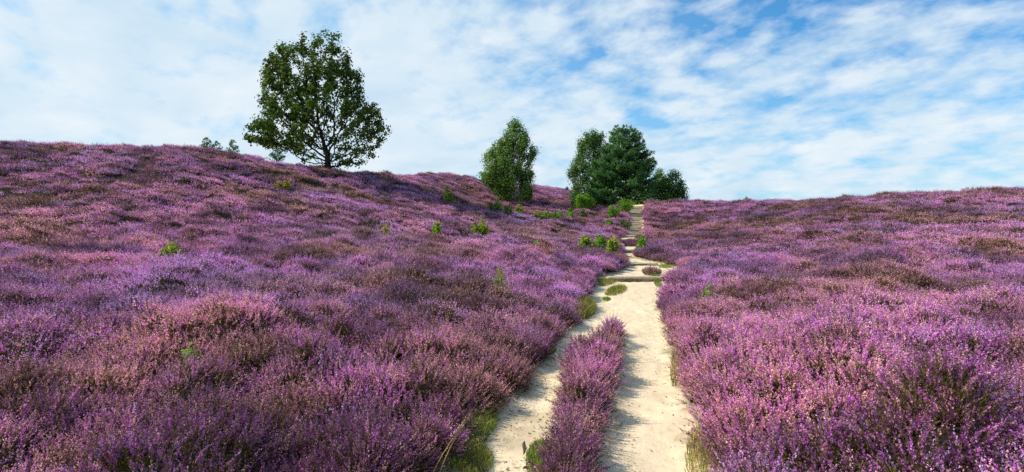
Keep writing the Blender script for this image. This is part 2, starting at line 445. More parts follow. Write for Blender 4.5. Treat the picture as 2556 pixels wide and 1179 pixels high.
def clump(radius, count, length, nbell, bell, nleaf, fan, name):
    Vs, mi, sk = [], [], []
    for k in range(count):
        n0 = sum(len(v) for v in Vs)
        a = R.uniform(0, 2 * pi); q = radius * math.sqrt(R.uniform(0, 1))
        L = length * R.uniform(.55, 1.2) * (1 - .25 * q / radius)
        tilt = fan * q / radius + R.uniform(0, .28)
        b = R.uniform(-.6, .6) + a
        d = np.array([math.cos(b) * math.sin(tilt), math.sin(b) * math.sin(tilt), math.cos(tilt)])
        base = np.array([math.cos(a) * q * .75, math.sin(a) * q * .75, R.uniform(-.02, .02)])
        bend = rnd(1)[0] * .10 * L
        def P(t): return base + d * L * t[:, None] + bend * (t ** 2)[:, None] + np.array([0, 0, .10 * L]) * (t ** 2)[:, None]
        # stem ribbon
        ts = np.array([0, .6]); p = P(ts); ax = (p[1] - p[0])
        Vs.append(diamond([(p[0] + p[1]) / 2], [ax], rnd(1), [np.linalg.norm(ax) * 1.1], [bell * .55])); mi.append([1])
        # bells
        t = np.sort(R.uniform(.42, 1.0, nbell)); p = P(t)
        out = rnd(nbell); out[:, 2] = np.abs(out[:, 2]) * .4
        taper = 1.15 - .6 * (t - .42) / .58
        p = p + nz(out) * (bell * .55 * taper)[:, None]
        axd = nz(out * .8 + d * .8)
        Vs.append(diamond(p, axd, rnd(nbell), bell * R.uniform(.9, 1.5, nbell) * taper, bell * R.uniform(.6, 1.0, nbell) * taper)); mi.append([0] * nbell)
        if nleaf:
            t = R.uniform(.05, .62, nleaf); p = P(t); out = rnd(nleaf)
            Vs.append(diamond(p + out * bell * .6, nz(out + d * .9), rnd(nleaf), bell * R.uniform(1.0, 1.9, nleaf), bell * R.uniform(.35, .6, nleaf))); mi.append([1] * nleaf)
        sk.append(np.repeat(R.uniform(0, 1, (1, 3)), sum(len(v) for v in Vs) - n0, 0))
    V = np.concatenate(Vs); n = len(V) // 4
    me = new_mesh(name, V, np.arange(n * 4).reshape(n, 4), [M['flower'], M['sprig']], np.concatenate(mi))
    at_ = me.attributes.new('spike', 'FLOAT_VECTOR', 'POINT'); at_.data.foreach_set('vector', np.concatenate(sk).astype(np.float32).ravel())
    return bpy.data.objects.new(name, me)
SPR = [clump(.13, 9, .28, 22, .0155, 12, .6, 'heather_sprig') for _ in range(6)] \
    + [clump(.23, 26, .28, 10, .021, 6, .65, 'heather_sprig') for _ in range(5)] \
    + [clump(.48, 80, .30, 4, .040, 2, .6, 'heather_sprig') for _ in range(5)]
LODS = [(0, 6), (6, 5), (11, 5)]

# --- node group: keep the undergrowth mesh, set a sprig on every loose point
def moor_nodes():
    ng = bpy.data.node_groups.new('moor', 'GeometryNodeTree')
    ng.interface.new_socket('Geometry', in_out='INPUT', socket_type='NodeSocketGeometry')
    ng.interface.new_socket('Geometry', in_out='OUTPUT', socket_type='NodeSocketGeometry')
    N, Lk = ng.nodes.new, ng.links.new
    gi, go = N('NodeGroupInput'), N('NodeGroupOutput')
    def attr(nm, typ):
        a = N('GeometryNodeInputNamedAttribute'); a.data_type = typ; a.inputs['Name'].default_value = nm; return a.outputs['Attribute']
    var, rot, scl = attr('kindno', 'INT'), attr('rot', 'FLOAT_VECTOR'), attr('scl', 'FLOAT')
    def cmp(op, b):
        c = N('FunctionNodeCompare'); c.data_type = 'INT'; c.operation = op
        Lk(var, c.inputs['A'] if False else c.inputs[2]); c.inputs[3].default_value = b; return c.outputs[0]
    sep = N('GeometryNodeSeparateGeometry'); sep.domain = 'POINT'
    Lk(gi.outputs[0], sep.inputs[0]); Lk(cmp('GREATER_EQUAL', 0), sep.inputs[1])
    join = N('GeometryNodeJoinGeometry')
    Lk(sep.outputs[1], join.inputs[0])
    for i, o in enumerate(SPR):
        oi = N('GeometryNodeObjectInfo'); oi.inputs['Object'].default_value = o
        iop = N('GeometryNodeInstanceOnPoints')
        Lk(sep.outputs[0], iop.inputs['Points']); Lk(cmp('EQUAL', i), iop.inputs['Selection'])
        Lk(oi.outputs['Geometry'], iop.inputs['Instance'])
        Lk(rot, iop.inputs['Rotation'])
        Lk(scl, iop.inputs['Scale'])
        Lk(iop.outputs[0], join.inputs[0])
    Lk(join.outputs[0], go.inputs[0])
    return ng
MOOR = moor_nodes()

def euler_from_basis(X, Y, Z):
    sy = np.clip(-X[:, 2], -1, 1)
    return np.stack([np.arctan2(Y[:, 2], Z[:, 2]), np.arcsin(sy), np.arctan2(X[:, 1], X[:, 0])], -1)

def centre_x(y):
    return np.where(y < 58, np.interp(y, EDGE[:, 0], (EDGE[:, 1] + EDGE[:, 2]) / 2), .208 * y)

AM = 1.12
def build_moor():
    na, nr = 760, 380
    x, y = polar_grid(na, nr, AM, 1.15, 118)
    b, h, edge, hid, si = canopy(x, y)
    ok = (edge > .015)
    z = np.where(ok, b + h * .42, b - .1)
    fc = grid_faces(nr, na)
    fok = ok.ravel()[fc].all(1)
    side = np.where(si.ravel() > -.02, 2, np.where(x.ravel() > centre_x(y.ravel()), 1, 0))
    VV = np.stack([x, y, z], -1).reshape(-1, 3)
    # sprig points
    P = []
    def sample(n, r0, r1, amax, seed):
        u = R.uniform(0, 1, n); r = np.sqrt(r0 ** 2 + u * (r1 ** 2 - r0 ** 2)); a = R.uniform(-amax, amax, n)
        return r * np.sin(a), r * np.cos(a)
    sets = []
    x0, y0 = sample(12500, 1.15, 10.5, AM, 0); k = R.uniform(size=len(x0)) < 1 - sstep(8.5, 10.5, np.hypot(x0, y0)); sets.append((x0[k], y0[k], 0))
    x0, y0 = sample(30000, 7.5, 31, AM, 0); r = np.hypot(x0, y0); k = R.uniform(size=len(x0)) < sstep(7.5, 10.5, r) * (1 - sstep(24, 31, r)); sets.append((x0[k], y0[k], 1))
    x0, y0 = sample(52000, 22, 105, .95, 0); r = np.hypot(x0, y0); k = R.uniform(size=len(x0)) < sstep(22, 30, r) * (1 - .45 * sstep(55, 100, r)); sets.append((x0[k], y0[k], 2))
    # a denser fringe along the path edges and the strip
    for _ in range(1):
        xx, yy = R.uniform(-1.5, 4, 30000), R.uniform(1.2, 15, 30000)
        e = np.maximum(sd_path(xx, yy), sd_island(xx, yy)); k = (e > .03) & (e < .32) & (R.uniform(size=len(xx)) < .38)
        sets.append((xx[k], yy[k], 0))
        yy = R.uniform(13, 57, 26000); xx = centre_x(yy) + R.uniform(-3, 3, 26000)
        e = sd_path(xx, yy); k = (e > .05) & (e < .35); sets.append((xx[k], yy[k], 1))
    objs = {0: [], 1: [], 2: []}
    for (xs, ys, lod) in sets:
        b, h, edge, hid, si = canopy(xs, ys)
        eps = .06 if lod == 0 else (.10 if lod == 1 else .25)
        bx, hx, *_ = canopy(xs + eps, ys); by, hy, *_ = canopy(xs, ys + eps)
        n = nz(np.stack([-(bx + hx - b - h) / eps, -(by + hy - b - h) / eps, np.ones_like(xs)], -1))
        nt = nz(n * .75 + np.array([0, 0, .75]))
        L = (.27, .28, .30)[lod]
        sc = R.uniform(.75, 1.3, len(xs)) * np.where(edge < .15, .8, 1) * (.36 + .64 * sstep(.09, .30, h))
        z = b + np.maximum(h - L * sc * (.78 if lod < 2 else .70), -.05)
        keep = edge > (.03, .10, .22)[lod]
        sp = R.uniform(0, 2 * pi, len(xs))
        t0 = np.stack([np.cos(sp), np.sin(sp), np.zeros_like(sp)], -1)
        Y = nz(np.cross(nt, t0)); X = np.cross(Y, nt)
        eu = euler_from_basis(X, Y, nt)
        kind = LODS[lod][0] + R.integers(0, LODS[lod][1], len(xs))
        tn = tints(xs, ys, hid)
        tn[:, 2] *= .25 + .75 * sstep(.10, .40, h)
        tn[:, 1] = np.clip(tn[:, 1] + (.7 * (1 - sstep(.0, .35, edge)) * (si < -.02) * (ys < 40)) * R.uniform(0, 1, len(xs)), 0, 1)
        sd_ = np.where(si > -.02, 2, np.where(xs > centre_x(ys), 1, 0))
        for s in (0, 1, 2):
            k = keep & (sd_ == s)
            objs[s].append((np.stack([xs, ys, z], -1)[k], eu[k], sc[k], kind[k], tn[k]))
    meta = {0: ('heather_moor', 'purple and brown heather covering the hillside left of the sandy path', 'heather'),
            1: ('heather_moor', 'purple heather in full bloom on the slope right of the sandy path', 'heather'),
            2: ('heather_strip', 'narrow strip of purple heather between the two sandy tracks', 'heather')}
    for s in (0, 1, 2):
        fs = fc[fok & (side[fc] == s).any(1)] if s != 2 else fc[fok & (side[fc] == 2).all(1)]
        if s == 0: fs = fc[fok & (side[fc] == 0).all(1)]
        if s == 1: fs = fc[fok & (side[fc] == 1).any(1) & (side[fc] != 2).all(1)]
        used, inv = np.unique(fs, return_inverse=True)
        pts = [np.concatenate(q) for q in zip(*objs[s])]
        nb = len(used)
        VA = np.r_[VV[used], pts[0]]
        me = new_mesh('heather', VA, inv.reshape(-1, 4), [M['under']], smooth=True)
        def put(nm, typ, pad, vals, key, w):
            a = me.attributes.new(nm, typ, 'POINT')
            full = np.concatenate([np.full((nb,) + vals.shape[1:], pad, vals.dtype), vals])
            a.data.foreach_set(key, full.ravel())
        put('kindno', 'INT', -1, pts[3].astype(np.int32), 'value', 1)
        put('rot', 'FLOAT_VECTOR', 0, pts[1].astype(np.float32), 'vector', 3)
        put('scl', 'FLOAT', 1, pts[2].astype(np.float32), 'value', 1)
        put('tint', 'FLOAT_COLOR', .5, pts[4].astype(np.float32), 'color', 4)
        o = link(meta[s][0], me)
        tag(o, meta[s][1], meta[s][2], kind='stuff')
        md = o.modifiers.new('moor', 'NODES'); md.node_group = MOOR
        print('moor', s, nb, len(pts[0]))
build_moor()

# where the line of sight through a pixel meets the heather tops
def on_moor(px, py, top=.38, dmin=3, dmax=95):
    d = np.geomspace(dmin, dmax, 700)
    x = (px - CX) / F * d; z = EYE - (py - CY) / F * d
    g_ = ground(x, d) + top
    k = np.nonzero(z <= g_)[0]
    i = k[0] if len(k) else int(np.argmin(z - g_))
    return float(x[i]), float(d[i])

# ------------------------------------------------------------------ trees
def tubes(pos, par, rad, sides=6):
    idx = np.nonzero(par >= 0)[0]
    a, b = pos[par[idx]], pos[idx]
    ra, rb = np.minimum(rad[par[idx]], rad[idx] * 1.6), rad[idx]
    ax = nz(b - a); ref = np.where(np.abs(ax[:, 2:3]) > .9, np.array([[1., 0, 0]]), np.array([[0, 0, 1.]]))
    u = nz(np.cross(ax, ref)); v = np.cross(ax, u)
    th = np.arange(sides) / sides * 2 * pi
    ring = u[:, None] * np.cos(th)[None, :, None] + v[:, None] * np.sin(th)[None, :, None]
    A = a[:, None] + ring * ra[:, None, None]; B = (b + ax * rb[:, None] * .3)[:, None] + ring * rb[:, None, None]
    n = len(idx); V = np.concatenate([A, B], 1).reshape(-1, 3)
    o = (np.arange(n) * 2 * sides)[:, None]; k = np.arange(sides)[None]; k2 = (k + 1) % sides
    Fq = np.stack([o + k, o + k2, o + sides + k2, o + sides + k], -1).reshape(-1, 4)
    return V, Fq

def colonize(attr, start, step, infl, kill, iters, trop=(0, 0, .15), rng=R):
    pos = [np.array(p, float) for p in start]; par = list(range(-1, len(start) - 1))
    P = np.array(pos)
    near_d = np.full(len(attr), 1e9); near_i = np.zeros(len(attr), int); alive = np.ones(len(attr), bool)
    def update(new, off):
        D = np.linalg.norm(attr[:, None] - new[None], axis=2); j = D.argmin(1); m = D[np.arange(len(attr)), j]
        k = m < near_d; near_d[k] = m[k]; near_i[k] = off + j[k]
    update(P, 0)
    for it in range(iters):
        alive &= near_d > kill
        k = alive & (near_d < infl)
        if not k.any():
            if not alive.any(): break
            k = alive & (near_d < near_d[alive].min() + .5)
        dirs = nz(attr[k] - P[near_i[k]])
        acc = np.zeros((len(P), 3)); np.add.at(acc, near_i[k], dirs)
        src = np.unique(near_i[k])
        nd = nz(nz(acc[src]) + np.array(trop) + rng.normal(0, .18, (len(src), 3)))
        new = P[src] + nd * step
        update(new, len(P))
        P = np.r_[P, new]; par += list(src)
        if len(P) > 9000: break
    return P, np.array(par)

def pipe(pos, par, tip, e):
    n = len(pos); acc = np.zeros(n); rad = np.zeros(n); kids = np.zeros(n, int)
    for i in range(n - 1, -1, -1):
        rad[i] = tip if acc[i] == 0 else acc[i] ** (1 / e)
        if par[i] >= 0: acc[par[i]] += rad[i] ** e; kids[par[i]] += 1
    return rad, kids

def crown_pts(outline, n, scale, depth=.85, shell=.35, rng=R):
    """outline rows: (height px, left px, right px) from the trunk foot; returns points in metres"""
    o = np.array(outline, float); o = o[o[:, 0].argsort()]
    h = rng.uniform(o[0, 0], o[-1, 0], n * 3)
    l, r = np.interp(h, o[:, 0], o[:, 1]), np.interp(h, o[:, 0], o[:, 2])
    keep = rng.uniform(size=len(h)) < ((r - l) / (o[:, 2] - o[:, 1]).max()) ** .7; h, l, r = h[keep], l[keep], r[keep]
    a = rng.uniform(0, 2 * pi, len(h)); q = rng.uniform(0, 1, len(h)) ** shell
    c, w = (l + r) / 2, (r - l) / 2
    p = np.stack([c + w * q * np.cos(a), w * depth * q * np.sin(a), h], -1)[:n]
    return p * scale

def leaves(c, spread, per, ln, wd, mat, name, droop=0.0, mid=None, rng=R):
    n = len(c) * per
    off = rng.normal(0, 1, (n, 3)) * spread
    cc = np.repeat(c, per, 0); p = cc + off
    p[:, 2] -= np.abs(rng.normal(0, 1, n)) * droop
    nrm = off / spread * .55 + rng.normal(0, .55, (n, 3)) + [0, 0, .35]
    if mid is not None: nrm += nz(cc - mid) * .7
    ax = np.cross(nrm, rng.normal(0, 1, (n, 3)))
    V = diamond(p, ax, nrm, ln * rng.uniform(.7, 1.3, n), wd * rng.uniform(.7, 1.3, n))
    return new_mesh(name, V, np.arange(n * 4).reshape(-1, 4), [mat])

def broadleaf(name, base, label, outline, scale, leafmat, barkmat, n_attr, trunk_h, step=.25, kill=.5, infl=2.2, tip=.012, e=2.25,
              per=9, spread=.16, ln=.15, wd=.10, droop=0.0, depth=.85, shell=.45, keep=None, trop=(0, 0, .15), lean=0.0, cat='tree', group=None, seed=1, rmax=None):
    rng = np.random.default_rng(seed)
    A = crown_pts(outline, n_attr, scale, depth, shell, rng)
    start = [(lean * z / max(trunk_h, .1) + .03 * math.sin(z * 3), .02 * math.cos(z * 4), z) for z in np.arange(-.25, trunk_h + .01, .25)]
    P, par = colonize(A, start, step, infl, kill, 160, trop, rng)
    rad, kids = pipe(P, par, tip, e)
    if rmax: rad = np.minimum(rad, rmax + (rad - rmax).clip(0) * .15)
    t = thing(name, base, label, cat, group)
    big = rad > tip * 2.5
    par_b = np.where(big, par, -1); V1, F1 = tubes(P, par_b, rad, 8)
    par_s = np.where(big, -1, par); V2, F2 = tubes(P, par_s, rad, 4)
    link('trunk', new_mesh('trunk', np.r_[V1, V2], np.r_[F1, F2 + len(V1)], [barkmat], smooth=True), t)
    ends = P[(rad < tip * 1.9) & (P[:, 2] > trunk_h * .5)]
    if keep is not None: ends = ends[keep(ends, rng)]
    link('crown', leaves(ends, spread, per, ln, wd, leafmat, 'crown', droop, ends.mean(0), rng=rng), t)
    print(name, len(P), len(ends) * per)
    return t

def lumps(p, rng, sd, freq=.95, floor=.10):
    g = fbm(p[:, 0] * freq + p[:, 1] * .45 + sd, p[:, 2] * freq * 1.1 + p[:, 1] * .35, sd, 2)
    return rng.uniform(size=len(p)) < floor + (1 - floor) * sstep(.36, .56, g)

# ---- the lone oak on the left ridge
S = 48 / F
oak_out = [(y0, l - 818, r - 818) for y0, l, r in
  [(12, 778, 905), (22, 735, 922), (36, 745, 930), (50, 705, 935), (66, 655, 942), (84, 612, 962), (98, 616, 972), (112, 628, 980), (130, 648, 970), (152, 652, 960), (175, 652, 942), (200, 655, 918), (215, 652, 885),
   (238, 655, 900), (252, 650, 910), (264, 652, 892), (280, 664, 882), (300, 678, 876), (314, 700, 868), (326, 740, 862), (342, 756, 856), (356, 772, 842)]]
ox, oy = (818 - CX) / F * 48, 48.0
def oak_keep(p, rng):
    dens = np.clip(1.0 - .35 * (p[:, 0] > .8) * (p[:, 2] < 4.6) - .55 * (p[:, 2] < 1.5), .1, 1)
    core = (np.abs(p[:, 0] + .3) < 2.9 - .22 * p[:, 2]) & (p[:, 2] < 6)
    gap = sstep(.30, .52, fbm(p[:, 0] * .85 + p[:, 1] * .4 + 9, p[:, 2] * .85 + p[:, 1] * .3, 77, 2))
    return rng.uniform(size=len(p)) < np.where(core, .34, dens) * (.12 + .88 * gap)
broadleaf('oak_tree', (ox, oy, gz(ox, oy) - .05), 'tall lone oak with wide open crown and dark limbs on the left ridge', oak_out, S, M['oak_leaf'], M['oak_bark'],
          2600, 1.5, step=.22, kill=.42, infl=2.6, tip=.012, e=2.10, per=19, spread=.17, ln=.24, wd=.16, keep=oak_keep, trop=(0, 0, .22), shell=.5, seed=11, rmax=.34)

# ---- birch in the middle
S = 60 / F
birch_out = [(8, -52, 40), (22, -58, 50), (40, -62, 50), (52, -75, 48), (66, -92, 46), (80, -88, 48), (98, -84, 44), (118, -80, 56), (135, -72, 60), (146, -54, 50), (158, -48, 40), (168, -28, 42), (180, -24, 34), (192, -20, 20), (205, -16, 18), (213, -8, 10)]
bx, by = (1285 - CX) / F * 60, 60.0
broadleaf('birch_tree', (bx, by, gz(bx, by) - .05), 'dense green birch standing alone with pale stems showing near its top', birch_out, S, M['birch_leaf'], M['birch_bark'],
          2200, 1.0, step=.24, kill=.40, infl=2.2, tip=.012, e=2.3, per=58, spread=.21, ln=.17, wd=.125, droop=.14, keep=lambda p, g: lumps(p, g, 23, 1.05, .26) & ~((np.abs(p[:, 0]) < .32) & (p[:, 1] < .1) & (p[:, 2] > 4.0) & (p[:, 2] < 6.3)), shell=.5, seed=22, rmax=.13, trop=(0, 0, .3))

# ---- grove at the head of the steps
S = 66 / F
b2_out = [(5, -40, 60), (20, -42, 60), (36, -45, 55), (50, -38, 60), (64, -44, 60), (82, -50, 60), (98, -44, 58), (112, -36, 58), (130, -27, 55), (150, -25, 47), (165, -22, 44), (174, -18, 42), (190, -10, 38)]
x2, y2 = (1465 - CX) / F * 66, 66.0
broadleaf('birch_tree', (x2, y2, gz(x2, y2) - .05), 'tall narrow birch with drooping foliage at the left of the tree grove', b2_out, S, M['birch_leaf_dark'], M['birch_bark'],
          2000, 1.0, step=.26, kill=.43, infl=2.2, tip=.012, e=2.3, per=60, spread=.21, ln=.17, wd=.125, droop=.20, keep=lambda p, g: lumps(p, g, 37, 1.05, .36), shell=.5, seed=33, rmax=.14, trop=(0, 0, .3))

def pine(base, label, outline, scale, seed, leaders, group=None):
    rng = np.random.default_rng(seed)
    o = np.array(outline, float) * scale
    t = thing('pine_tree', base, label, 'tree', group)
    Hm = o[:, 0].max(); pos, par, rad, tips, dirs = [], [], [], [], []
    def add(p, q, r): pos.append(np.array(p)); par.append(q); rad.append(r); return len(pos) - 1
    for (fx, fy, top, z0) in leaders:
        prev = add((0 if z0 == 0 else fx * .2, 0, z0), -1, .17)
        z, ids = z0, []
        while z < top:
            z += .2; f = (z - z0) / (top - z0)
            prev = add((fx * min(1, f * 1.6) + rng.normal(0, .015), fy * min(1, f * 1.6) + rng.normal(0, .015), z), prev, .16 * (1 - f) + .02); ids.append(prev)
        for i in ids[1::2]:
            p0 = pos[i]; h = p0[2]
            wl, wr = np.interp(h + .15, o[:, 0], -o[:, 1]), np.interp(h + .15, o[:, 0], o[:, 2])
            nb = 6 if h < top - .8 else 4; off = rng.uniform(0, 2 * pi)
            for b in range(nb):
                a = off + b * 2 * pi / nb + rng.normal(0, .25)
                w = wr - p0[0] if math.cos(a) > 0 else wl + p0[0]
                wd = abs((wl + wr) / 2 * .9)
                Lb = math.hypot(math.cos(a) * w, math.sin(a) * wd) * rng.uniform(.58, 1.12)
                Lb = max(Lb, .35)
                rise = rng.uniform(.05, .30) + .5 * max(0, (h / Hm) - .6)
                ns = max(3, int(Lb / .28)); prev = i; dx = np.array([math.cos(a), math.sin(a), 0])
                for s in range(1, ns + 1):
                    f = s / ns
                    p = p0 + dx * Lb * f + np.array([0, 0, Lb * (rise * f - .12 * math.sin(f * pi))]) + rng.normal(0, .03, 3)
                    prev = add(p, prev, .035 * (1 - f) + .012)
                    if f > .42:
                        for sgn in (-1, 1):
                            l2 = Lb * .30 * (1.15 - f) + .22
                            d2 = nz(dx * .7 + sgn * .8 * np.array([-dx[1], dx[0], 0]) + np.array([0, 0, rng.uniform(.1, .5)]))
                            q = prev
                            for u in np.arange(.22, l2 + .01, .22):
                                q = add(p + d2 * u + rng.normal(0, .03, 3), q, .01); tips.append(pos[q]); dirs.append(d2 + np.array([0, 0, .45]))
                        tips.append(p); dirs.append(dx * .6 + np.array([0, 0, .6]))
        tips.append(pos[ids[-1]]); dirs.append(np.array([0, 0, 1.]))
    V, Fq = tubes(np.array(pos), np.array(par), np.array(rad), 5)
    link('trunk', new_mesh('trunk', V, Fq, [M['pine_bark']], smooth=True), t)
    tips, dirs = np.array(tips), nz(np.array(dirs))
    k = rng.uniform(size=len(tips)) < .93; tips, dirs = tips[k], dirs[k]
    per = 15; n = len(tips) * per
    d = nz(np.repeat(dirs, per, 0) * .75 + rng.normal(0, .55, (n, 3))); ln = rng.uniform(.20, .40, n)
    V = diamond(np.repeat(tips, per, 0) + d * (ln * .5)[:, None] + rng.normal(0, .03, (n, 3)), d, rng.normal(0, .6, (n, 3)) + [0, 0, .8], ln, rng.uniform(.045, .085, n))
    link('crown', new_mesh('crown', V, np.arange(n * 4).reshape(-1, 4), [M['pine_needle']]), t)
    print('pine', len(tips), n)
    return t
S = 62 / F
xp, yp = (1558 - CX) / F * 62, 62.0
pine_out = [(0, -85, 75), (12, -112, 82), (25, -110, 82), (45, -100, 78), (65, -92, 72), (90, -85, 72), (115, -76, 68), (135, -62, 58), (150, -50, 52), (165, -40, 42), (178, -30, 34), (192, -24, 24), (205, -20, 16)]
pine((xp, yp, gz(xp, yp) - .05), 'broad dark pine with tufted boughs and two tops in the middle of the grove', pine_out, S, 5, [(-.55, 0, 8.0, 0), (.62, .2, 8.2, 1.2)])
S = 63 / F
for (px, d, out, lab, mat, seed) in [
    (1650, 65, [(2, -52, 54), (20, -50, 54), (45, -46, 48), (65, -36, 32), (84, -26, 20), (104, -12, 8)], 'yellowish green bushy tree just right of the dark pine', 'bush_leaf', 61),
    (1684, 63, [(2, -48, 38), (14, -48, 40), (30, -46, 34), (48, -42, 28), (66, -36, 22), (82, -26, 14), (96, -10, 6)], 'dark green rounded bushy tree at the right end of the grove', 'bush_leaf_dark', 62),
    (1612, 59.5, [(-2, -24, 24), (10, -26, 26), (22, -22, 24), (32, -14, 14), (38, -6, 6)], 'low dark green bush at the top of the timber steps', 'bush_leaf_dark', 63),
    (1520, 62, [(-2, -55, 40), (12, -60, 40), (26, -50, 36), (38, -30, 20), (46, -8, 8)], 'low spreading green bush under the left side of the pine', 'birch_leaf_dark', 64)]:
    x, y = (px - CX) / F * d, float(d)
    nm = 'bushy_tree' if seed < 63 else 'bush'
    broadleaf(nm, (x, y, gz(x, y) - .05), lab, out, d / F, M[mat], M['stem'], 900, .4, step=.22, kill=.36, infl=1.8, tip=.011, per=34, spread=.19, ln=.18, wd=.13,
              shell=.5, seed=seed, rmax=.1, keep=lambda p, g: lumps(p, g, seed, 1.2, .2), trop=(0, 0, .2), cat='tree' if seed < 63 else 'bush')

# ------------------------------------------------------------------ saplings and shrubs
def sapling(px, py, hpx, wpx, mat, label, top=.30, stems=6, lf=.12, per=6, name='birch_sapling', cat='sapling', seed=0, d=None, spread=.07, group=None, dens=1.0):
    rng = np.random.default_rng(seed + 1000)
    if d is None: x, d = on_moor(px, py, top)
    else: x = (px - CX) / F * d
    z0 = gz(x, d); z0 = z0 if sd_path(np.array([x]), np.array([d]))[0] > 0 else path_z(x, d)
    H = hpx / F * d * .9 + top + .10 + .14 * (d < 30); W = wpx / F * d * .65
    group = group or ('green shrubs beside the steps and grove' if cat == 'shrub' else 'green saplings scattered in the heather')
    t = thing(name, (x, d, z0 - .03), label, cat, group)
    pos, par, rad, lp = [], [], [], []
    for s in range(stems):
        a = rng.uniform(0, 2 * pi); q = W * rng.uniform(.15, 1.0); hh = H * (rng.uniform(.68, .98) - .12 * q / max(W, .01))
        if s == 0: hh = H; q = W * .25
        prev = -1; n = max(4, int(hh / .12))
        for i in range(n + 1):
            f = i / n
            p = np.array([math.cos(a) * q * f ** .8, math.sin(a) * q * f ** .8, hh * f]) + rng.normal(0, .012, 3) * (i > 0)
            pos.append(p); par.append(prev); rad.append(.012 * (1 - f) + .004); prev = len(pos) - 1
            if f * hh > top * .55:
                for _ in range(max(1, int(2 * dens))):
                    l = (.12 + W * .45) * (1.25 - f) * rng.uniform(.3, 1.2)
                    b = rng.uniform(0, 2 * pi)
                    e = p + np.array([math.cos(b) * l, math.sin(b) * l, l * rng.uniform(.1, .7)])
                    pos.append(e); par.append(prev); rad.append(.003)
                    lp.append(p + (e - p) * rng.uniform(.5, 1)); lp.append(e)
    V, Fq = tubes(np.array(pos), np.array(par), np.array(rad), 4)
    link('stem', new_mesh('stem', V, Fq, [M['stem']], smooth=True), t)
    link('foliage', leaves(np.array(lp), spread, per, lf, lf * .72, M[mat], 'foliage', rng=rng), t)
    return t

def little_pine(px, py, hpx, wpx, label, d, seed):
    rng = np.random.default_rng(seed)
    x = (px - CX) / F * d; H = hpx / F * d + .38; W = wpx / F * d / 2
    t = thing('pine_sapling', (x, d, gz(x, d) - .03), label, 'sapling', 'pine saplings on the left ridge')
    pos, par, rad, tips, dirs = [np.zeros(3)], [-1], [.03], [], []
    prev, z = 0, 0
    while z < H:
        z += .12; pos.append(np.array([rng.normal(0, .01), rng.normal(0, .01), z])); par.append(prev); rad.append(.028 * (1 - z / H) + .006); prev = len(pos) - 1
        if z > .35:
            f = (z - .3) / (H - .3); L = W * (1.05 - f) + .06; i0 = prev
            for b in range(5):
                a = rng.uniform(0, 2 * pi); dv = np.array([math.cos(a), math.sin(a), .45]); q = i0; n = max(1, int(L / .12))
                for s in range(1, n + 1):
                    p = pos[i0] + dv * L * s / n; pos.append(p); par.append(q); rad.append(.007); q = len(pos) - 1
                    tips.append(p); dirs.append(dv + np.array([0, 0, .4]))
    tips.append(pos[prev]); dirs.append(np.array([0, 0, 1.]))
    V, Fq = tubes(np.array(pos), np.array(par), np.array(rad), 4)
    link('stem', new_mesh('stem', V, Fq, [M['pine_bark']], smooth=True), t)
    tips, dirs = np.array(tips), nz(np.array(dirs)); per = 9; n = len(tips) * per
    dd = nz(np.repeat(dirs, per, 0) * .7 + rng.normal(0, .5, (n, 3))); ln = rng.uniform(.1, .2, n)
    V = diamond(np.repeat(tips, per, 0) + dd * (ln * .5)[:, None], dd, rng.normal(0, 1, (n, 3)), ln, rng.uniform(.025, .045, n))
    link('foliage', new_mesh('foliage', V, np.arange(n * 4).reshape(-1, 4), [M['pine_needle']]), t)
little_pine(516, 368, 20, 26, 'small wispy pine sapling on the skyline, leftmost of the ridge saplings', 41.6, 1)
little_pine(541, 372, 14, 18, 'smallest pine sapling on the skyline between two larger saplings', 42.0, 2)
little_pine(581, 378, 28, 24, 'bushy upright pine sapling on the skyline left of the oak', 42.6, 3)
little_pine(691, 402, 30, 42, 'wide rounded pine sapling on the ridge nearest the oak', 46.2, 4)

